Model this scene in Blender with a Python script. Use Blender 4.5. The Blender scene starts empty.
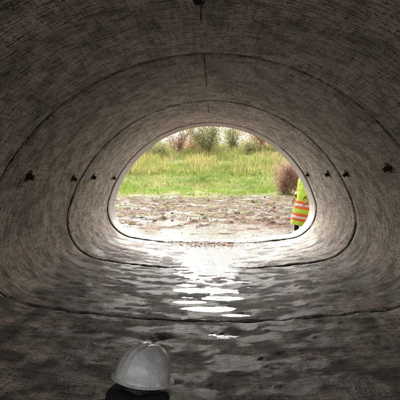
import bpy, bmesh, math, random
from mathutils import Vector, Matrix, noise, Euler
random.seed(7)
R=math.radians
scn=bpy.context.scene
scn.view_settings.view_transform='Standard'; scn.view_settings.look='None'; scn.view_settings.exposure=0
COL=scn.collection

# ---------------------------------------------------------------- helpers
def new_mesh(name,verts,faces,mat=None,smooth=True,parent=None,uvs=None,tone=None):
    me=bpy.data.meshes.new(name); me.from_pydata(verts,[],faces); me.update()
    if smooth: me.polygons.foreach_set('use_smooth',[True]*len(me.polygons))
    if uvs is not None:
        l=me.uv_layers.new(name='UVMap'); li=[0]*len(me.loops); me.loops.foreach_get('vertex_index',li)
        flat=[]
        for i in li: flat+=[uvs[i][0],uvs[i][1]]
        l.data.foreach_set('uv',flat)
    if tone is not None:
        a=me.attributes.new('tone','FLOAT_COLOR','POINT'); a.data.foreach_set('color',[c for t in tone for c in (*t,1)])
    o=bpy.data.objects.new(name,me); COL.objects.link(o)
    if mat:
        for m in (mat if isinstance(mat,list) else [mat]): me.materials.append(m)
    if parent: o.parent=parent
    return o
def empty(name,loc=(0,0,0),rot=(0,0,0)):
    e=bpy.data.objects.new(name,None); e.location=loc; e.rotation_euler=rot; e.empty_display_size=.2
    COL.objects.link(e); return e
class M:
    def __init__(s,name):
        s.m=bpy.data.materials.new(name); s.m.use_nodes=True; s.t=s.m.node_tree; s.n=s.t.nodes; s.b=s.n['Principled BSDF']
    def N(s,ty,**k):
        n=s.n.new(ty)
        for a,b in k.items(): setattr(n,a,b)
        return n
    def L(s,a,b): s.t.links.new(a,b)
    def val(s,sock,v):
        if hasattr(v,'is_linked') or hasattr(v,'links'): s.L(v,sock)
        else: sock.default_value=v
    def coord(s,kind='Object',scale=(1,1,1)):
        c=s.N('ShaderNodeTexCoord'); m=s.N('ShaderNodeMapping'); m.inputs['Scale'].default_value=scale
        s.L(c.outputs[kind],m.inputs['Vector']); return m.outputs[0]
    def noise(s,vec,scale,detail=4,rough=.6,dist=0):
        n=s.N('ShaderNodeTexNoise'); s.L(vec,n.inputs['Vector']); n.inputs['Scale'].default_value=scale
        n.inputs['Detail'].default_value=detail; n.inputs['Roughness'].default_value=rough; n.inputs['Distortion'].default_value=dist
        return n.outputs['Fac']
    def tone(s):
        a=s.N('ShaderNodeAttribute'); a.attribute_name='tone'; x=s.N('ShaderNodeSeparateColor'); s.L(a.outputs['Color'],x.inputs[0]); return x.outputs
    def ramp(s,f,stops):
        r=s.N('ShaderNodeValToRGB'); s.L(f,r.inputs[0]); e=r.color_ramp.elements
        while len(e)<len(stops): e.new(.5)
        for i,(p,c) in enumerate(stops):
            e[i].position=p; e[i].color=(c,c,c,1) if isinstance(c,(int,float)) else (*c,1)
        return r.outputs[0]
    def mix(s,f,a,b,mode='MIX'):
        n=s.N('ShaderNodeMix',data_type='RGBA',blend_type=mode)
        for sock,v in ((n.inputs[0],f),(n.inputs[6],a),(n.inputs[7],b)):
            if isinstance(v,tuple): v=(*v,1)
            s.val(sock,v)
        return n.outputs[2]
    def math(s,op,a,b=0,c=None):
        n=s.N('ShaderNodeMath',operation=op); s.val(n.inputs[0],a); s.val(n.inputs[1],b)
        if c is not None: s.val(n.inputs[2],c)
        return n.outputs[0]
    def bump(s,h,strength,dist):
        n=s.N('ShaderNodeBump'); s.L(h,n.inputs['Height']); n.inputs['Strength'].default_value=strength; n.inputs['Distance'].default_value=dist
        s.L(n.outputs[0],s.b.inputs['Normal']); return n
    def base(s,c):
        if isinstance(c,tuple): c=(*c,1)
        s.val(s.b.inputs['Base Color'],c)
    def rough(s,v): s.val(s.b.inputs['Roughness'],v)
def simple(name,col,rough=.6,var=.25,scale=30,bump=.2,bd=.004):
    m=M(name); v=m.coord(); n=m.noise(v,scale,2)
    m.base(m.mix(n,tuple(c*(1-var) for c in col),tuple(min(1,c*(1+var)) for c in col))); m.rough(rough)
    if bump: m.bump(n,bump,bd)
    return m.m

# ---------------------------------------------------------------- world
SUN_EL=R(42); SUN_AZ=R(-9)
w=bpy.data.worlds.new("World"); scn.world=w; w.use_nodes=True
nt=w.node_tree; bg=nt.nodes['Background']
sky=nt.nodes.new('ShaderNodeTexSky'); sky.sky_type='NISHITA'; sky.sun_disc=False
sky.sun_elevation=SUN_EL; sky.sun_rotation=SUN_AZ; sky.dust_density=7; sky.air_density=1.3; sky.ozone_density=1
hs=nt.nodes.new('ShaderNodeHueSaturation'); hs.inputs['Saturation'].default_value=.2; hs.inputs['Value'].default_value=3.1
nt.links.new(sky.outputs[0],hs.inputs['Color']); nt.links.new(hs.outputs[0],bg.inputs[0]); bg.inputs[1].default_value=.15
sd=bpy.data.lights.new('sun','SUN'); sd.energy=4.0; sd.angle=R(12); sd.color=(1,.97,.92)
so=bpy.data.objects.new('sun',sd); COL.objects.link(so)
d=Vector((math.sin(SUN_AZ)*math.cos(SUN_EL),math.cos(SUN_AZ)*math.cos(SUN_EL),math.sin(SUN_EL)))
so.rotation_euler=d.to_track_quat('Z','Y').to_euler(); so.location=d*30+Vector((0,20,0))

# ---------------------------------------------------------------- pipe profile
def profile(off=0.0,step_b=.03,step_t=.05):
    pts=[]; R1=2.2+off; C1=(0,.3); r=.6+off; C2=(1.542,.727); R3=10+off
    a_end=math.atan2(1.542,10-.727)
    n=int(R3*a_end/step_b)
    for i in range(n): a=a_end*i/n; pts.append((R3*math.sin(a),10-R3*math.cos(a)))
    b0=-math.pi/2+a_end; b1=math.atan2(.427,1.542)
    n=int(r*(b1-b0)/step_t)+1
    for i in range(n): a=b0+(b1-b0)*i/n; pts.append((C2[0]+r*math.cos(a),C2[1]+r*math.sin(a)))
    n=int(R1*(math.pi/2-b1)/step_t)
    for i in range(n): a=b1+(math.pi/2-b1)*i/n; pts.append((R1*math.cos(a),C1[1]+R1*math.sin(a)))
    return pts+[(0,C1[1]+R1)]+[(-x,z) for x,z in reversed(pts[1:])]
P0=profile(); P0.append(P0[0])
ARC=[0]
for i in range(1,len(P0)): ARC.append(ARC[-1]+math.dist(P0[i],P0[i-1]))
NRM=[]
for i in range(len(P0)):
    a=P0[i-1] if 0<i else P0[-2]; b=P0[i+1] if i<len(P0)-1 else P0[1]; t=Vector((b[0]-a[0],b[1]-a[1])).normalized(); NRM.append((t.y,-t.x))

def concrete(name,lighter=0):
    m=M(name); uv=m.coord('UV',(1,1,1)); ob=m.coord('Object'); T=m.tone()
    st=m.noise(m.coord('UV',(6.5,46,1)),1.0,4,.82,.5)
    lo=m.noise(m.coord('UV',(30,3.4,1)),1.0,3,.75,0)
    sp=m.noise(uv,55,2,.85)
    h=m.math('ADD',m.math('MULTIPLY',st,.58),m.math('MULTIPLY',lo,.23)); h=m.math('ADD',h,m.math('MULTIPLY',sp,.38))
    c=m.ramp(h,[(.50,(.085,.082,.077)),(.555,(.39,.385,.37)),(.605,(.73,.72,.70)),(.665,(.95,.945,.92))])
    c=m.mix(.6,c,m.ramp(T[1],[(.32,(.42,.415,.40)),(.58,(1.0,.995,.98))]),'MULTIPLY')
    c=m.mix(.45,c,m.ramp(T[0],[(.30,(.62,.61,.60)),(.60,(1.12,1.12,1.11))]),'MULTIPLY')
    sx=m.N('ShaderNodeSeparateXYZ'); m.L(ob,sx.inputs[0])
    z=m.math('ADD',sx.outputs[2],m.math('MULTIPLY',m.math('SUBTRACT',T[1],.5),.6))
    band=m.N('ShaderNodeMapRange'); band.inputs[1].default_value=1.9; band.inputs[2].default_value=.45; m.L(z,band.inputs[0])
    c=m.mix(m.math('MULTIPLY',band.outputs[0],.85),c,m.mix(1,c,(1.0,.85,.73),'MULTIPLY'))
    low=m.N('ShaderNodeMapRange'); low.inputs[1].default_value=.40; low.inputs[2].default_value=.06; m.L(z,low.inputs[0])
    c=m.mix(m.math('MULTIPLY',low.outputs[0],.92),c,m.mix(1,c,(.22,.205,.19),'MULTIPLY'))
    if lighter: c=m.mix(m.math('MULTIPLY',m.math('SUBTRACT',1,m.math('MULTIPLY',low.outputs[0],.8)),lighter),c,(.72,.71,.69))  # pale mix paints the rim's caught light into the concrete, less at floor
    m.base(c)
    rw=m.ramp(T[2],[(.40,.36),(.56,.75)])
    rr=m.N('ShaderNodeMix',data_type='FLOAT'); m.L(low.outputs[0],rr.inputs[0]); rr.inputs[2].default_value=.9; m.L(rw,rr.inputs[3])
    m.rough(rr.outputs[0]); m.b.inputs['Specular IOR Level'].default_value=.38
    m.bump(m.math('ADD',st,m.math('MULTIPLY',sp,.6)),.9,.018)
    return m.m
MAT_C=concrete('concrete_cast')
MAT_LIP=concrete('concrete_lip_sunlit',.6)  # same concrete, sunlit brightness of the lip put into its colour
MAT_J=simple('joint_gasket_rubber',(.010,.0095,.009),.9,.4,40,0)

PUD=[(-.40,3.50,.16,.07,.050),(.14,3.66,.20,.09,.046),(.02,4.42,.34,.08,.034),(-.22,4.66,.2,.06,.028),(.18,4.82,.24,.08,.026),(.30,4.22,.16,.05,.036),(-.1,5.15,.4,.1,.018),(.62,5.6,.3,.06,.016),(-.75,5.4,.25,.06,.018)]
def floor_h(x,y,z):
    if z>.35: return 0
    f=max(0,min(1,(.35-z)/.25))
    n=noise.fractal(Vector((x*1.6,y*1.1,3.3)),.9,2.2,5)
    n2=noise.fractal(Vector((x*5,y*9,1.1)),.6,2.1,4)
    rise=max(0,(7.3-y))*.0105
    silt=.036*math.exp(-((x+.12)/.60)**2-((y-8.80)/.26)**2)*(1+.9*noise.noise(Vector((x*6,y*9,4))))
    dep=0
    for (px,py,sx_,sy_,dd) in PUD:
        if abs(y-py)<.4: dep+=dd*math.exp(-((x-px)/sx_)**2-((y-py)/sy_)**2)*(1+1.3*n2)
    return f*(.008*n+.0115*n2+rise+.002+silt-dep*.85)
def tone(x,y,z,u):
    v=Vector((x,y,z))
    a=.5+.5*noise.fractal(v*.9,.9,2.1,5)*.8
    b=.5+.5*noise.fractal(v*5.5+Vector((3,1,7)),.6,2.1,5)*.9
    c=.5+.5*noise.fractal(Vector((x*2.6,y*6.0,8.8)),.6,2.1,5)*.9
    return (a,b,c)
culvert=empty('concrete_arch_culvert')
JO=[9.50,8.87,6.43,3.99,1.55,-.75]
TH=.21
POUT=[(p[0]+n[0]*TH,p[1]+n[1]*TH) for p,n in zip(P0,NRM)]
def section(i,y1,y0,off):
    g=.027
    n=int((y1-y0)/.034); ya,yb=y0+g,y1-g
    rows=[(ya,.016),(ya+.006,.005),(ya+.022,.0)]
    for k in range(n+1): rows.append((ya+.05+(yb-ya-.1)*k/n,0))
    if i==0: rows+= [(yb-.03,0),(yb-.010,.004),(yb,.016)]
    else: rows+=[(yb-.022,.0),(yb-.006,.005),(yb,.016)]
    np_=len(P0); V=[];U=[];T=[]
    for (y,fl) in rows:
        for j,(p,nm) in enumerate(zip(P0,NRM)):
            chip=0
            if fl>0:
                c=noise.noise(Vector((p[0]*7,y1*3+i,p[1]*7))); chip=max(0,c-.2)*.07*(fl/.03)
            o=fl+chip+off+.004*noise.noise(Vector((p[0]*.8,y*.8,p[1]+i*5)))
            V.append((p[0]+nm[0]*o,y,p[1]+nm[1]*o+floor_h(p[0],y,p[1]))); U.append((ARC[j],y+i*.37)); T.append(tone(p[0],y,p[1]+i*3,ARC[j]))
    F=[]; nr=len(rows)
    for a in range(nr-1):
        for j in range(np_-1):
            k=j+1; F.append((a*np_+j,(a+1)*np_+j,(a+1)*np_+k,a*np_+k))
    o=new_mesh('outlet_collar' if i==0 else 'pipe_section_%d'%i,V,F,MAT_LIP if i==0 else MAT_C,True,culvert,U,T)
    # outer shell and end rings as their own part (crisp edge shading)
    V2=[];U2=[];F2=[];T2=[]
    lo_,hi_=V[:np_],V[-np_:]
    for src in (lo_,hi_): V2+=src; U2+=[(ARC[j],0) for j in range(np_)]
    for y in (rows[0][0],rows[-1][0]):
        for j,p in enumerate(POUT): V2.append((p[0],y,p[1])); U2.append((ARC[j],.21))
    T2=[(.5,.45,.5)]*len(V2); A,B,C,D=0,np_,2*np_,3*np_
    for j in range(np_-1):
        k=j+1
        F2.append((C+j,C+k,D+k,D+j)); F2.append((A+j,A+k,C+k,C+j)); F2.append((B+k,B+j,D+j,D+k))
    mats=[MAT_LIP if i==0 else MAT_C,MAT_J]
    o=new_mesh('section_ends_and_outer_shell_%d'%i,V2,F2,mats,False,culvert,U2,T2)
    for n_,f in enumerate(o.data.polygons):
        if n_%3==1 or (n_%3==2 and i>0): f.material_index=1     # joint faces take the near-black gasket material
for i in range(len(JO)-1): section(i,JO[i],JO[i+1],[-.014,0,.004,-.003,.003][i])
for i in range(1,len(JO)-1):
    V=[];F=[];n=len(P0)
    for y in (JO[i]-.06,JO[i]+.06):
        for p,nm in zip(P0,NRM): V.append((p[0]+nm[0]*.075,y,p[1]+nm[1]*.075))
    for j in range(n-1): F.append((j,j+1,n+j+1,n+j))
    new_mesh('joint_gasket_%d'%i,V,F,MAT_J,True,culvert)
for (ya,yb) in ((4.03,5.35),(1.6,3.2),(6.46,7.6)):
    V=[];F=[];k=0;y=ya
    while y<yb:
        x=-.035+.006*noise.noise(Vector((0,y*4,2))); hw=.0045*(1+.7*noise.noise(Vector((3,y*9,1)))); z=.3+2.2-.0065
        V+=[(x-hw,y,z),(x+hw,y,z)]
        if k: F.append((2*k-2,2*k-1,2*k+1,2*k))
        k+=1; y+=.03
    new_mesh('crown_seam',V,F,MAT_J,True,culvert)

steel=simple('rusted_steel',(.035,.026,.02),.7,.5,60)
def pipe_point(z):
    if z>.888: return math.sqrt(2.2**2-(z-.3)**2)
    return 1.542+math.sqrt(max(0,.36-(z-.727)**2))
def anchor(x,y,z,nx,nz,s=1.0):
    bm=bmesh.new(); seg=16
    prof=[(.060,-.012),(.062,.003),(.050,.008),(.034,.004),(.026,.030),(.022,.050),(.028,.054),(.028,.064),(.0,.067)]
    rings=[]
    for (r,h) in prof:
        ring=[]
        for k in range(seg):
            a=2*math.pi*k/seg; rr=r*(1+.45*noise.noise(Vector((math.cos(a)*1.5,math.sin(a)*1.5,y*3+x))))
            ring.append(bm.verts.new((rr*math.cos(a)*1.25,rr*math.sin(a),h)))
        rings.append(ring)
    for a,b in zip(rings,rings[1:]):
        for k in range(seg): bm.faces.new((a[k],a[(k+1)%seg],b[(k+1)%seg],b[k]))
    prev=None
    for q in range(13):
        t=math.pi*q/12; c=Vector((.045*math.cos(t),0,.025+.038*math.sin(t))); up=Vector((math.cos(t),0,math.sin(t)))
        ring=[bm.verts.new(c+(up*math.cos(b)+Vector((0,1,0))*math.sin(b))*.009) for b in [k*math.pi/3 for k in range(6)]]
        if prev:
            for k in range(6): bm.faces.new((prev[k],prev[(k+1)%6],ring[(k+1)%6],ring[k]))
        prev=ring
    me=bpy.data.meshes.new('lifting_anchor'); bm.to_mesh(me); bm.free()
    me.polygons.foreach_set('use_smooth',[True]*len(me.polygons)); me.materials.append(steel)
    o=bpy.data.objects.new('lifting_anchor',me); COL.objects.link(o); o.parent=culvert
    inward=Vector((-nx,0,-nz)); q=inward.to_track_quat('Z','Y')@Euler((0,0,random.uniform(-.6,.6))).to_quaternion()
    o.rotation_euler=q.to_euler(); o.location=(x,y,z); o.scale=(s,s,s*.85)
for y,zl,zr in ((8.45,1.38,1.44),(6.98,1.39,1.44),(6.05,1.37,1.43),(4.55,1.40,1.48),(3.6,1.4,1.45),(2.1,1.4,1.45)):
    for sgn,z in ((-1,zl),(1,zr)):
        x=pipe_point(z); nv=Vector((x,z-.3)).normalized(); anchor(sgn*x,y,z,sgn*nv.x,nv.y,1.0)
for y in (2.77,.3): anchor(-.04,y,2.499,0,1,.7)

# ---------------------------------------------------------------- ground
def sstep(a,b,t): t=max(0,min(1,(t-a)/(b-a))); return t*t*(3-2*t)
Y0=9.43
def gh(x,y):
    if y<Y0: return -.30
    t=sstep(Y0,Y0+.15,y)
    n=noise.fractal(Vector((x*.28,y*.8,9.1)),.9,2.1,6)
    n2=noise.fractal(Vector((x*1.1,y*2.0,2.1)),.7,2.1,6)
    n3=max(0,noise.fractal(Vector((x*2.2,y*2.2,7.7)),.7,2.1,5)-.15)
    z=.020+.055*n+.032*n2+.12*n3*sstep(10.5,13,y)
    z-=.045*(1-sstep(9.7,12.0,y))
    z+=.006*max(0,y-16)+.0012*max(0,min(y,30)-17)**2
    z+=max(0,y-31)*.148*sstep(30,38,y) if y<72 else (72-31)*.148+(y-72)*.02
    z+=sstep(29,34,y)*.35*noise.fractal(Vector((x*.08,y*.08,4)),.9,2,4)
    z+=sstep(2.5,9,abs(x))*.25*(1-sstep(10,25,y))
    return -.30+(z+.30)*t
xs=[];x=0
while x<400: xs.append(x); x+=.06 if x<5 else (.2 if x<14 else (1.0 if x<50 else 20))
xs=[-a for a in reversed(xs[1:])]+xs
ys=[-400,-200,-100,-50,-25,-10,0,5,8.0,9.35]; y=Y0
while y<500:
    ys.append(y); y+=.03 if y<Y0+.16 else (.06 if y<15 else (.10 if y<28 else (.3 if y<45 else (1.2 if y<90 else 30))))
V=[(a,b,gh(a,b)) for b in ys for a in xs]; nx=len(xs)
F=[(j*nx+i,j*nx+i+1,(j+1)*nx+i+1,(j+1)*nx+i) for j in range(len(ys)-1) for i in range(nx-1)]
m=M('mud_and_meadow'); ob=m.coord('Object')
sx=m.N('ShaderNodeSeparateXYZ'); m.L(ob,sx.inputs[0])
a=m.noise(m.coord('Object',(.5,1.3,1)),.9,5,.8,.5); b=m.noise(m.coord('Object',(.7,1.6,1)),4,4,.85)
mud=m.ramp(a,[(.36,(.055,.032,.022)),(.5,(.115,.066,.044)),(.64,(.19,.125,.088))])
mud=m.mix(.85,mud,m.ramp(b,[(.38,(.25,.22,.20)),(.50,(.85,.8,.76)),(.62,(1.4,1.32,1.25))]),'MULTIPLY')
gr=m.ramp(m.noise(ob,.35,4,.7),[(.3,(.13,.17,.04)),(.5,(.20,.23,.055)),(.66,(.30,.26,.10))])
yy=m.math('ADD',sx.outputs[1],m.math('MULTIPLY',m.math('SUBTRACT',a,.5),16))
mr=m.N('ShaderNodeMapRange'); mr.inputs[1].default_value=25; mr.inputs[2].default_value=30; m.L(yy,mr.inputs[0])
spr=m.ramp(m.noise(m.coord('Object',(.5,1.5,1)),1.3,4,.85,.3),[(.52,0),(.58,.75)])
mr2=m.N('ShaderNodeMapRange'); mr2.inputs[1].default_value=10.5; mr2.inputs[2].default_value=16; m.L(sx.outputs[1],mr2.inputs[0])
mud=m.mix(m.math('MULTIPLY',spr,mr2.outputs[0]),mud,(.12,.135,.035))
m.base(m.mix(mr.outputs[0],mud,gr))
wet=m.ramp(a,[(.40,.35),(.50,.85)])
rr=m.N('ShaderNodeMix',data_type='FLOAT'); m.L(mr.outputs[0],rr.inputs[0]); m.L(wet,rr.inputs[2]); rr.inputs[3].default_value=.95
m.rough(rr.outputs[0]); m.b.inputs['Specular IOR Level'].default_value=.13; m.bump(b,.9,.10)
new_mesh('ground',V,F,m.m)

# ---------------------------------------------------------------- water
m=M('shallow_water')
m.base((.085,.062,.045)); m.rough(.08); m.b.inputs['IOR'].default_value=1.33
m.bump(m.noise(m.coord('Object',(1,1.6,1)),10,3,.6,.3),.30,.02)
V=[];F=[]
yw=[2.2,2.8,3.4,3.93]; yw2=[4.05+.25*i for i in range(80)]
def strip(L):
    b0=len(V)
    for k,y in enumerate(L):
        hw=1.15 if y<9.5 else min(14,1.15+(y-9.5)*3.5)
        V.extend([(-hw,y,.019),(hw,y,.019)])
        if k: F.append((b0+2*k-2,b0+2*k-1,b0+2*k+1,b0+2*k))
strip(yw); strip(yw2)
new_mesh('water',V,F,m.m)

# ---------------------------------------------------------------- embankment
V=[];F=[]; n=len(POUT)
def mound(j):
    p=POUT[j]; ang=math.atan2(p[1]-1.0,p[0]); dx,dz=math.cos(ang),math.sin(ang)
    if p[1]<.35: return (max(-26,min(26,p[0]*9)),-.4)
    return (dx*16,max(-.4,1.0+dz*2.0))
for y,e in ((9.25,0),(9.23,1),(-.58,1),(-.60,0)):
    for j in range(n):
        if e==0: V.append((POUT[j][0]*1.003,y,POUT[j][1]*1.003 if POUT[j][1]>0 else POUT[j][1]-.004))
        else: q=mound(j); V.append((q[0],y,q[1]))
for a in range(3):
    for j in range(n-1):
        k=j+1; F.append((a*n+j,a*n+k,(a+1)*n+k,(a+1)*n+j))
m=M('soil_fill'); ob=m.coord(); nn=m.noise(ob,2,5,.7); m.base(m.ramp(nn,[(.3,(.10,.08,.06)),(.6,(.17,.15,.08)),(.75,(.24,.19,.13))])); m.rough(.95); m.bump(nn,.8,.1)
new_mesh('embankment',V,F,m.m)

# ---------------------------------------------------------------- vegetation
def leafmat(name,c1,c2,trans=.35,sc=1.6):
    m=M(name); n=m.noise(m.coord(),sc,3,.75)
    c=m.ramp(n,[(.38,c1),(.62,c2)]); m.base(c); m.rough(.6)
    tr=m.N('ShaderNodeBsdfTranslucent'); m.L(c,tr.inputs[0]); mx=m.N('ShaderNodeMixShader'); mx.inputs[0].default_value=trans
    out=m.n['Material Output']; m.L(m.b.outputs[0],mx.inputs[1]); m.L(tr.outputs[0],mx.inputs[2]); m.L(mx.outputs[0],out.inputs[0])
    return m.m
def blades(name,count,region,hrange,wid,mat,seed,cond=None):
    rng=random.Random(seed); V=[];F=[]
    while count>0:
        x=rng.uniform(*region[0]); y=rng.uniform(*region[1])
        if cond and not cond(x,y,rng): continue
        count-=1
        z=gh(x,y)-.02; h=rng.uniform(*hrange)*(0.2+1.8*max(0,noise.fractal(Vector((x*.35,y*.35,seed)),.7,2,4)*.9+.5)); a=rng.uniform(0,math.pi); l=rng.uniform(0,.8)*h; la=rng.uniform(0,6.28)
        w=wid*rng.uniform(.6,1.4); c,s=math.cos(a)*w,math.sin(a)*w; dx,dy=math.cos(la)*l,math.sin(la)*l
        b=len(V); V+=[(x-c,y-s,z),(x+c,y+s,z),(x+c*.7+dx*.35,y+s*.7+dy*.35,z+h*.6),(x-c*.7+dx*.35,y-s*.7+dy*.35,z+h*.6),(x+dx,y+dy,z+h)]
        F+=[(b,b+1,b+2,b+3),(b+3,b+2,b+4)]
    return new_mesh(name,V,F,mat,False)
g1=leafmat('grass_green',(.15,.25,.035),(.30,.36,.08),.45,.7); g2=leafmat('grass_dry',(.22,.27,.06),(.46,.39,.16),.45,.45)
blades('grass',22000,((-14,14),(26,46)),(.08,.30),.02,g1,1,lambda x,y,r: y>29.5+3.5*noise.fractal(Vector((x*.4,y*.3,2)),.7,2,3))
blades('tall_meadow_grass',30000,((-22,24),(39,72)),(.2,.75),.035,g2,2)
blades('weeds',3500,((-9,9),(13,30)),(.03,.10),.016,g1,3,lambda x,y,r:noise.fractal(Vector((x*.6,y*1.1,7)),.7,2,3)>.15 and r.random()<(y-11)/18)

bark=simple('bark',(.30,.24,.19),.9,.4,12,.6,.03)
def tree(name,x,y,h,crown,leaf,seed,nleaf=5200,leafsize=.16,low=.12,gap=.6):
    rng=random.Random(seed); z0=gh(x,y)-.1; root=empty(name,(x,y,z0))
    V=[];F=[];tips=[]
    def limb(p,d,L,r,depth):
        segs=5; prev=None; q=p.copy(); dd=d.copy()
        for s in range(segs+1):
            rr=r*(1-.6*s/segs); z=dd.normalized(); xx=z.orthogonal().normalized(); yy_=z.cross(xx); b=len(V)
            for k in range(6):
                a=k*math.pi/3; V.append(tuple(q+(xx*math.cos(a)+yy_*math.sin(a))*rr))
            if prev is not None:
                for k in range(6): F.append((prev+k,prev+(k+1)%6,b+(k+1)%6,b+k))
            prev=b
            if s<segs:
                if depth<3 and (s>=1 or low<.1):
                    for _ in range(1 if depth else 2):
                        nd=(dd+Vector((rng.uniform(-1,1),rng.uniform(-1,1),rng.uniform(-.3,.6)))*(.95)).normalized()
                        limb(q.copy(),nd,L*rng.uniform(.45,.68),rr*.6,depth+1)
                q=q+dd*(L/segs); dd=(dd+Vector((rng.uniform(-.25,.25),rng.uniform(-.25,.25),rng.uniform(-.05,.2)))).normalized()
                if depth>=1: tips.append(q.copy())
    stems=4 if low<.2 else 1
    for s in range(stems):
        limb(Vector((rng.uniform(-.15,.15),rng.uniform(-.15,.15),0)),Vector((rng.uniform(-.7,.7)*(stems>1),rng.uniform(-.6,.6)*(stems>1),1)).normalized(),h*.6,h*.010,0)
    new_mesh('trunk_and_limbs',V,F,bark,True,root)
    V=[];F=[]
    for c in [rng.choice(tips) for _ in range(int(nleaf/24))]:
        if c.z<h*low: continue
        cr=rng.uniform(.25,.7)*crown*.28*gap
        for _ in range(24):
            v=Vector((rng.gauss(0,1),rng.gauss(0,1),rng.gauss(0,.75)))*cr*.6
            p=c+v; s=leafsize*rng.uniform(.4,1.2); a=Vector((rng.gauss(0,1),rng.gauss(0,1),rng.gauss(0,1))).normalized(); o=a.orthogonal().normalized()*s*.55
            b=len(V); V+=[tuple(p-a*s),tuple(p+o),tuple(p+a*s),tuple(p-o)]; F.append((b,b+1,b+2,b+3))
    new_mesh('foliage',V,F,leaf,False,root)
lf_y=leafmat('leaf_yellow_green',(.36,.38,.16),(.54,.51,.26),.5)  # these tree and shrub leaf colours are paled to suggest haze
lf_o=leafmat('leaf_orange',(.58,.28,.13),(.74,.42,.25),.5)
lf_p=leafmat('leaf_pale_russet',(.56,.38,.29),(.70,.52,.41),.5)
lf_g=leafmat('leaf_green',(.32,.36,.17),(.48,.48,.25),.5)
tree('shrub_tree',-5.4,62,5.6,6,lf_p,11,3600,.11,.03,1.1)
tree('shrub_tree',-.8,60,7.0,9,lf_y,12,8500,.12,.03,1.1)
tree('shrub_tree',2.9,64,5.0,6,lf_g,13,3600,.11,.03,1.1)
tree('shrub_tree',6.4,61,6.4,8,lf_o,14,6500,.12,.03,1.1)
tree('shrub_tree',-9.0,60,5.2,6,lf_g,15,3200,.12,.03,1.1)
tree('shrub_tree',9.6,60,6.5,6,lf_y,16,3600,.12,.03,1.1)
tree('shrub_tree',-3.0,66,3.2,6,lf_o,23,2400,.12,.03,1.2)
tree('shrub_tree',4.6,57,2.4,6,lf_y,24,2600,.10,.03,1.2)
tree('shrub_tree',-7.2,56,2.2,6,lf_y,25,2600,.10,.03,1.2)
tree('maple_tree',-12,78,10,8,lf_o,17,4000,.2,.2,.9)
tree('maple_tree',4,84,11,8,lf_p,18,4000,.2,.2,.9)
tree('maple_tree',15,80,10,8,lf_g,19,4000,.2,.2,.9)
tree('dry_bush',4.95,29.5,2.7,2.8,leafmat('dry_brown_leaf',(.36,.20,.13),(.58,.38,.27),.4),28,8000,.055,.02,.95)
tree('dry_bush',5.9,30.5,3.6,3.0,leafmat('dry_tan_leaf',(.42,.26,.16),(.60,.44,.30),.4),29,8000,.055,.02,.95)
V=[];F=[];rng=random.Random(5)
for t in range(120):
    x=-90+180*t/120+rng.uniform(-1,1); y=150+rng.uniform(-10,10); z0=7.6; hh=rng.uniform(5,9)*(1+.3*math.sin(t*.55))
    for _ in range(130):
        a=rng.uniform(0,6.28); u=rng.random(); rr=2.8*math.sqrt(rng.random())*math.sin(math.pi*(.15+.8*u))
        p=Vector((x+rr*math.cos(a),y+rr*math.sin(a),z0+u*hh)); s=rng.uniform(.25,.55)
        d1=Vector((rng.gauss(0,1),rng.gauss(0,1),rng.gauss(0,1))).normalized()*s; d2=d1.orthogonal().normalized()*s*.7
        b=len(V); V+=[tuple(p-d1),tuple(p+d2),tuple(p+d1),tuple(p-d2)]; F.append((b,b+1,b+2,b+3))
new_mesh('distant_treeline',V,F,leafmat('leaf_far_hazed',(.54,.53,.40),(.70,.63,.54),.5),False)  # distance haze painted in as pale leaf colour

def stones(name,count,region,smin,smax,mat,seed):
    rng=random.Random(seed); bm=bmesh.new()
    for _ in range(count):
        x=rng.uniform(*region[0]); y=rng.uniform(*region[1]); s=rng.uniform(smin,smax)*(.4+rng.random()**4*1.6)
        mt=Matrix.Translation((x,y,gh(x,y)+s*.05))@Euler((rng.random()*.5,rng.random()*.5,rng.random()*6)).to_matrix().to_4x4()@Matrix.Diagonal((s*rng.uniform(.7,1.5),s*rng.uniform(.6,1),s*rng.uniform(.25,.5),1))
        r=bmesh.ops.create_icosphere(bm,subdivisions=2,radius=1,matrix=mt)
        for v in r['verts']: v.co+=Vector((noise.noise(v.co*14),noise.noise(v.co*14+Vector((5,5,5))),noise.noise(v.co*14+Vector((9,1,3)))))*s*.6
    me=bpy.data.meshes.new(name); bm.to_mesh(me); bm.free(); me.materials.append(mat); o=bpy.data.objects.new(name,me); COL.objects.link(o)
rock=simple('muddy_stone',(.15,.10,.07),.85,.5,20)
stones('stones',500,((-7,7),(10.4,26)),.015,.07,rock,4)
rng=random.Random(8);V=[];F=[]
for _ in range(3200):
    near=rng.random()<.5
    x=rng.gauss(-.12,.46) if near else rng.uniform(-4,4); y=rng.gauss(8.82,.20) if near else rng.uniform(9.7,20)
    if not near and 9.4<y<9.7: continue
    if near and (y>9.4 or abs(y-8.87)<.04): continue
    zz=floor_h(x,y,0)+10-math.sqrt(100-x*x) if near else gh(x,y)
    z=max(zz,.020)+rng.uniform(.003,.013); s=rng.uniform(.010,.028) if near else rng.uniform(.015,.045); a=rng.uniform(0,6.28)
    c,sn=math.cos(a)*s,math.sin(a)*s; b=len(V)
    V+=[(x-c,y-sn,z),(x+sn*.6,y-c*.6,z+rng.uniform(0,.012)),(x+c,y+sn,z+rng.uniform(0,.012)),(x-sn*.6,y+c*.6,z)]; F.append((b,b+1,b+2,b+3))
new_mesh('fallen_leaves',V,F,leafmat('dead_leaf',(.15,.06,.03),(.36,.17,.07),.2),False)

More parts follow.
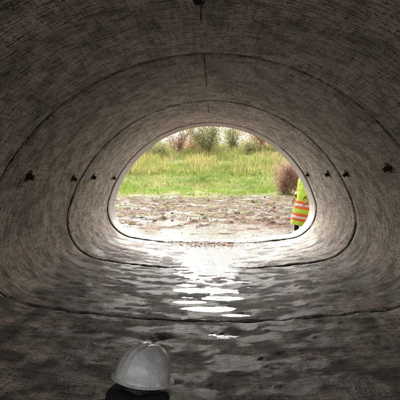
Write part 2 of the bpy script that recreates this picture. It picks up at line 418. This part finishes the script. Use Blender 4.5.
# ---------------------------------------------------------------- people
def skin(name,pts,edges,mat,parent,sub=2):
    me=bpy.data.meshes.new(name); me.from_pydata([p[0] for p in pts],edges,[]); me.update()
    o=bpy.data.objects.new(name,me); COL.objects.link(o); o.parent=parent
    md=o.modifiers.new('Skin','SKIN'); md.use_smooth_shade=True
    sv=me.skin_vertices[0].data
    for i,p in enumerate(pts):
        r=p[1]; sv[i].radius=(r,r) if not isinstance(r,tuple) else r; sv[i].use_root=(i==0)
    s=o.modifiers.new('Sub','SUBSURF'); s.levels=sub; s.render_levels=sub
    me.materials.append(mat); return o
skinm=M('skin'); n=skinm.noise(skinm.coord(),25,2); skinm.base(skinm.mix(n,(.38,.20,.14),(.52,.31,.23))); skinm.rough(.5); SK=skinm.m
hairm=simple('dark_hair',(.018,.013,.01),.6,.4,120,.6)
eyem=simple('eye',(.6,.6,.58),.2,.05,10,0); irism=simple('iris',(.03,.02,.012),.2,.1,10,0)
def make_head(parent,loc,rot):
    root=bpy.data.objects.new('head',None); COL.objects.link(root); root.parent=parent; root.location=loc; root.rotation_euler=rot
    bm=bmesh.new(); bmesh.ops.create_icosphere(bm,subdivisions=5,radius=1)
    for v in bm.verts:
        c=v.co.copy(); x,y,z=c.x*.076,c.y*.096,c.z*.116
        if z<0: x*=1-.28*(-z/.116)**1.3; y*=1-.12*(-z/.116)
        f=max(0,c.y)
        def g(px,pz,s): return math.exp(-((x-px)**2+(z-pz)**2)/(2*s*s))
        y+=f*(.022*math.exp(-(x/.010)**2/2-((z+.022)/.016)**2/2)+.010*math.exp(-(x/.008)**2/2-((z-.004)/.018)**2/2))
        y-=f*(.012*g(-.031,.004,.013)+.012*g(.031,.004,.013))
        y+=f*(.006*math.exp(-(x/.022)**2/2-((z+.056)/.004)**2/2)+.007*math.exp(-(x/.020)**2/2-((z+.066)/.005)**2/2)-.004*math.exp(-(x/.022)**2/2-((z+.061)/.002)**2/2))
        y+=f*.010*g(0,-.098,.016)+f*.005*math.exp(-(abs(abs(x)-.03)/.02)**2-((z-.022)/.007)**2)
        v.co=(x,y,z)
    me=bpy.data.meshes.new('face'); bm.to_mesh(me); bm.free(); me.polygons.foreach_set('use_smooth',[True]*len(me.polygons)); me.materials.append(SK)
    o=bpy.data.objects.new('face',me); COL.objects.link(o); o.parent=root
    for sx_ in (-1,1):
        for nm,r,yy_,mt in (('eyeball',.0125,.073,eyem),('iris',.0065,.0815,irism)):
            bm=bmesh.new(); bmesh.ops.create_uvsphere(bm,u_segments=16,v_segments=10,radius=r); me=bpy.data.meshes.new(nm); bm.to_mesh(me); bm.free(); me.materials.append(mt)
            o=bpy.data.objects.new(nm,me); COL.objects.link(o); o.parent=root; o.location=(sx_*.031,yy_,.003)
        bm=bmesh.new(); bmesh.ops.create_uvsphere(bm,u_segments=16,v_segments=12,radius=1)
        for v in bm.verts:
            r=math.hypot(v.co.y,v.co.z); d=.010*(1-.7*math.exp(-(r/.5)**2)) ; v.co=(v.co.x*d,v.co.y*.017,v.co.z*.031)
        me=bpy.data.meshes.new('ear'); bm.to_mesh(me); bm.free(); me.polygons.foreach_set('use_smooth',[True]*len(me.polygons)); me.materials.append(SK)
        o=bpy.data.objects.new('ear',me); COL.objects.link(o); o.parent=root; o.location=(sx_*.078,-.004,-.005); o.rotation_euler=(.15,0,sx_*.35)
    bm=bmesh.new(); bmesh.ops.create_icosphere(bm,subdivisions=4,radius=1); dl=[]
    for v in bm.verts:
        c=v.co.copy(); k=1.07+.02*noise.noise(c*12)
        if c.y>.25+ .3*(1-c.z) and c.z<.75 or c.z<-.62 or (c.z<-.05 and c.y>-.1): dl.append(v)
        v.co=(c.x*.078*k,c.y*.098*k,c.z*.118*k)
    bmesh.ops.delete(bm,geom=dl,context='VERTS')
    me=bpy.data.meshes.new('hair'); bm.to_mesh(me); bm.free(); me.polygons.foreach_set('use_smooth',[True]*len(me.polygons)); me.materials.append(hairm)
    o=bpy.data.objects.new('hair',me); COL.objects.link(o); o.parent=root
    return root
def hat_mat():
    m=M('hat_shell'); ob=m.coord(); n=m.noise(ob,12,4,.7); n2=m.noise(ob,60,2,.7)
    c=m.ramp(n,[(.34,(.56,.57,.545)),(.6,(.82,.83,.80))]); c=m.mix(.32,c,m.ramp(n2,[(.35,.35),(.55,1)]),'MULTIPLY'); m.base(c)
    m.rough(m.ramp(n,[(.3,.34),(.7,.14)])); m.b.inputs['Coat Weight'].default_value=.5; m.bump(n2,.08,.002); return m.m
HM=hat_mat(); BLK=simple('black_plastic',(.012,.012,.013),.5,.2,30)
def make_hat(parent,loc,rot,mat=HM,sc=1):
    root=bpy.data.objects.new('hard_hat',None); COL.objects.link(root); root.parent=parent; root.location=loc; root.rotation_euler=rot; root.scale=(sc,sc,sc)
    A,B,H=.142,.118,.142; V=[];F=[];seg=96;rows=[]
    for i in range(1,25):
        t=i/24*math.pi/2; rows.append(('d',math.sin(t)**.92,math.cos(t)**.92 if i<24 else 0))
    rings=[]
    V.append((0,0,H+.004))
    def add(fn):
        b=len(V)
        for k in range(seg): V.append(fn(2*math.pi*k/seg))
        rings.append(b)
    for _,s,c in rows:
        def fn(a,s=s,c=c):
            x=B*s*math.cos(a); y=A*s*math.sin(a); z=H*c
            rib=sum(math.exp(-((x-o)/.0065)**2) for o in (-.030,0,.030))*(.0045)*(1 if c>.15 else c/.15)
            if y>.115: rib*=.3
            return (x*(1+rib*1),y*(1+rib*3),z+rib)
        add(fn)
    def brim(d,dz,pk):
        def fn(a):
            f=max(0,math.sin(a))**3; bx=B+d; by=A+d; ext=pk*f
            return (bx*math.cos(a)*(1+ext*.8),(by+ext)*math.sin(a),dz-.010*f*(pk/.045))
        add(fn)
    brim(.001,-.014,0); brim(.003,-.018,.004); brim(.010,-.021,.045); brim(.012,-.024,.047); brim(.009,-.026,.045); brim(.0,-.020,.0)
    for i in range(22,2,-4):
        t=i/24*math.pi/2
        add(lambda a,t=t:((B-.004)*math.sin(t)*math.cos(a),(A-.004)*math.sin(t)*math.sin(a),(H-.004)*math.cos(t)))
    for k in range(seg): F.append((0,rings[0]+k,rings[0]+(k+1)%seg))
    for a,b in zip(rings,rings[1:]):
        for k in range(seg): F.append((a+k,b+k,b+(k+1)%seg,a+(k+1)%seg))
    new_mesh('shell',V,F,mat,True,root)
    V=[];F=[]
    for z in (-.055,-.020):
        for k in range(48): a=2*math.pi*k/48; V.append((.092*math.cos(a),.112*math.sin(a),z))
    for k in range(48): F.append((k,(k+1)%48,48+(k+1)%48,48+k))
    new_mesh('headband',V,F,BLK,True,root)
    for s in (-1,1):
        bm=bmesh.new(); bmesh.ops.create_cube(bm,size=1,matrix=Matrix.Diagonal((.012,.035,.018,1))); bmesh.ops.bevel(bm,geom=bm.edges[:],offset=.003,segments=2,affect='EDGES')
        me=bpy.data.meshes.new('accessory_slot'); bm.to_mesh(me); bm.free(); me.materials.append(mat); o=bpy.data.objects.new('accessory_slot',me); COL.objects.link(o); o.parent=root; o.location=(s*.121,.0,-.008)
    return root
def make_hand(parent,wrist,direc,palmn,mat,side=1,curl=.5,name='hand'):
    d=Vector(direc).normalized(); pn=Vector(palmn); pn=(pn-d*pn.dot(d)).normalized(); sd_=d.cross(pn)*side
    w=Vector(wrist)
    skin(name+'_palm',[(w-d*.01,.024),(w+d*.03,(.028,.017)),(w+d*.06,(.036,.015)),(w+d*.088,(.036,.013))],[(0,1),(1,2),(2,3)],mat,parent)
    for k,(off,L) in enumerate(((-.028,.070),(-.010,.080),(.009,.075),(.026,.058))):
        b=w+d*.072+sd_*off; pts=[(b,.0095)]; q=b.copy(); ang=0
        for f,l in enumerate((.26,.40,.30,.24)):
            ang+=curl*(.35 if f==0 else .6); q=q+(d*math.cos(ang)+pn*math.sin(ang))*L*l; pts.append((q.copy(),.0092-.0009*f))
        skin(name+'_finger_%d'%(k+1),pts,[(i,i+1) for i in range(4)],mat,parent)
    b=w+d*.028-sd_*.022; q1=b-sd_*.022+d*.022+pn*.008; q2=q1-sd_*.010+d*.026+pn*.008; q3=q2+d*.022+pn*.006
    skin(name+'_thumb',[(b,.013),(q1,.0115),(q2,.010),(q3,.0085)],[(0,1),(1,2),(2,3)],mat,parent)
def loft(name,rings,mat,parent,seg=40,wr=.006,seed=0):
    V=[];F=[]
    for (cx_,cy_,z,rx,ry,pw) in rings:
        for k in range(seg):
            a=2*math.pi*k/seg; c,s=math.cos(a),math.sin(a)
            x=abs(c)**pw*math.copysign(1,c)*rx; y=abs(s)**pw*math.copysign(1,s)*ry
            q=1+wr*8*noise.noise(Vector((c*2.2,s*2.2,z*7+seed)))
            V.append((cx_+x*q,cy_+y*q,z))
    for r in range(len(rings)-1):
        for k in range(seg): F.append((r*seg+k,r*seg+(k+1)%seg,(r+1)*seg+(k+1)%seg,(r+1)*seg+k))
    F.append(tuple(range((len(rings)-1)*seg,len(rings)*seg)))
    o=new_mesh(name,V,F,mat,True,parent); s=o.modifiers.new('s','SUBSURF'); s.levels=1; s.render_levels=1; return o
def hivis(name,bands):
    m=M(name); ob=m.coord(); sx=m.N('ShaderNodeSeparateXYZ'); m.L(ob,sx.inputs[0]); n=m.noise(ob,7,4,.65)
    c=m.mix(n,(.44,.66,.02),(.68,.90,.08))
    zz=m.math('ADD',sx.outputs[2],m.math('MULTIPLY',m.math('SUBTRACT',n,.5),.03))
    def inb(z0,h): return m.math('MULTIPLY',m.math('GREATER_THAN',zz,z0),m.math('LESS_THAN',zz,z0+h))
    for z in bands:
        c=m.mix(inb(z-.065,.18),c,(.9,.16,.02)); c=m.mix(inb(z,.05),c,(.78,.79,.78))
    m.base(c); m.rough(.7); m.bump(n,.8,.05)
    return m.m
WX,WY=2.01,10.1; wk=empty('hi_vis_worker',(WX,WY,.0))
wk.rotation_euler=(Matrix.Rotation(R(9),3,'Y')@Matrix.Rotation(R(118),3,'Z')).to_euler()
HV=hivis('hi_vis_fabric',(.44,.72)); HVs=hivis('hi_vis_sleeve',(.98,))
DK=simple('dark_trousers',(.02,.022,.03),.8,.3,20,.3); BOOT=simple('rubber_boot',(.015,.015,.014),.35,.2,20,.1)
skin('legs',[((0,0,.92),.13),((.095,0,.86),.10),((.11,.02,.48),.068),((.115,-.02,.12),.052),((-.095,0,.86),.10),((-.115,.03,.48),.068),((-.13,-.02,.12),.052)],[(0,1),(1,2),(2,3),(0,4),(4,5),(5,6)],DK,wk)
for s in (-1,1):
    skin('boot',[((s*.118,-.02,.30),.062),((s*.12,-.03,.08),.050),((s*.122,.06,.05),.050),((s*.13,.17,.035),.040)],[(0,1),(1,2),(2,3)],BOOT,wk)
loft('long_rain_jacket',[(0,0,.28,.245,.185,.85),(0,0,.50,.24,.18,.85),(0,0,.60,.225,.17,.85),(0,0,.70,.225,.16,.85),(0,0,.82,.205,.15,.85),(0,0,.95,.205,.145,.85),(0,0,1.05,.20,.14,.85),(0,0,1.15,.215,.145,.8),(0,0,1.32,.225,.14,.75),(0,0,1.42,.205,.12,.8),(0,-.005,1.47,.14,.095,.9),(0,0,1.51,.075,.075,1),(0,.005,1.55,.068,.072,1)],HV,wk,wr=.016)
skin('neck',[((0,0,1.44),.06),((0,.012,1.58),.055)],[(0,1)],SK,wk)
make_head(wk,(0,.03,1.665),(R(-8),0,0)); make_hat(wk,(0,.025,1.715),(R(-8),0,0))
for s in (-1,1):
    skin('sleeve',[((s*.17,0,1.39),.075),((s*.235,0,1.33),.072),((s*.26,-.02,1.08),.058),((s*.235,.10,.90),.046)],[(0,1),(1,2),(2,3)],HVs,wk)
    make_hand(wk,(s*.232,.11,.885),(-s*.1,.35,-1),(-s,0,0),SK,s,.35)

HX,HY=-.255,1.80
ck=empty('kneeling_worker',(HX,HY,.045),(0,0,R(-40)))
JK=simple('black_work_jacket',(.010,.010,.011),.85,.35,18,.5,.01)
DZ=-.085
skin('torso',[((0,-.34,.25),(.165,.14)),((0,-.26,.28),(.15,.125)),((0,-.14,.31),(.155,.12)),((0,-.07,.35),(.14,.10)),((0,.0,.455+DZ),(.085,.08))],[(0,1),(1,2),(2,3),(3,4)],JK,ck)
skin('hood',[((0,-.115,.485+DZ),(.06,.05)),((.075,-.08,.495+DZ),.044),((.105,-.01,.50+DZ),.034),((.085,.07,.485+DZ),.030),((-.075,-.08,.495+DZ),.044),((-.105,-.01,.50+DZ),.034),((-.085,.07,.485+DZ),.030)],[(0,1),(1,2),(2,3),(0,4),(4,5),(5,6)],JK,ck)
skin('neck',[((0,-.03,.44+DZ),.058),((0,.02,.53+DZ),.052)],[(0,1)],SK,ck)
make_head(ck,(0,.03,.575+DZ),(R(-24),0,0)); make_hat(ck,(0,.012,.578+DZ),(R(-14),R(3),0),HM,.91)
for s in (-1,1):
    skin('thigh_and_shin',[((s*.08,-.32,.20),.105),((s*.14,-.04,.11),.078),((s*.15,.04,.065),.066),((s*.14,-.10,.045),.052),((s*.12,-.36,.035),.045)],[(0,1),(1,2),(2,3),(3,4)],DK,ck)
    skin('boot',[((s*.12,-.36,.04),.050),((s*.12,-.46,.04),.045),((s*.12,-.50,.015),.035)],[(0,1),(1,2)],BOOT,ck)
    skin('sleeve',[((s*.12,-.10,.33),.072),((s*.18,-.09,.29),.062),((s*.21,-.04,.17),.052),((s*.16,.08,.16),.042)],[(0,1),(1,2),(2,3)],JK,ck)
    make_hand(ck,(s*.155,.085,.155),(-s*.5,.6,-.55),(0,-.5,-1),SK,s,.5)

cd=bpy.data.cameras.new('camera'); cam=bpy.data.objects.new('camera',cd); COL.objects.link(cam)
cd.sensor_width=36; cd.lens=38.97; cd.clip_end=1500; cd.clip_start=.05
cam.location=(.055,0,1.38); cam.rotation_euler=(R(90-2.97),0,R(1.83))
scn.camera=cam
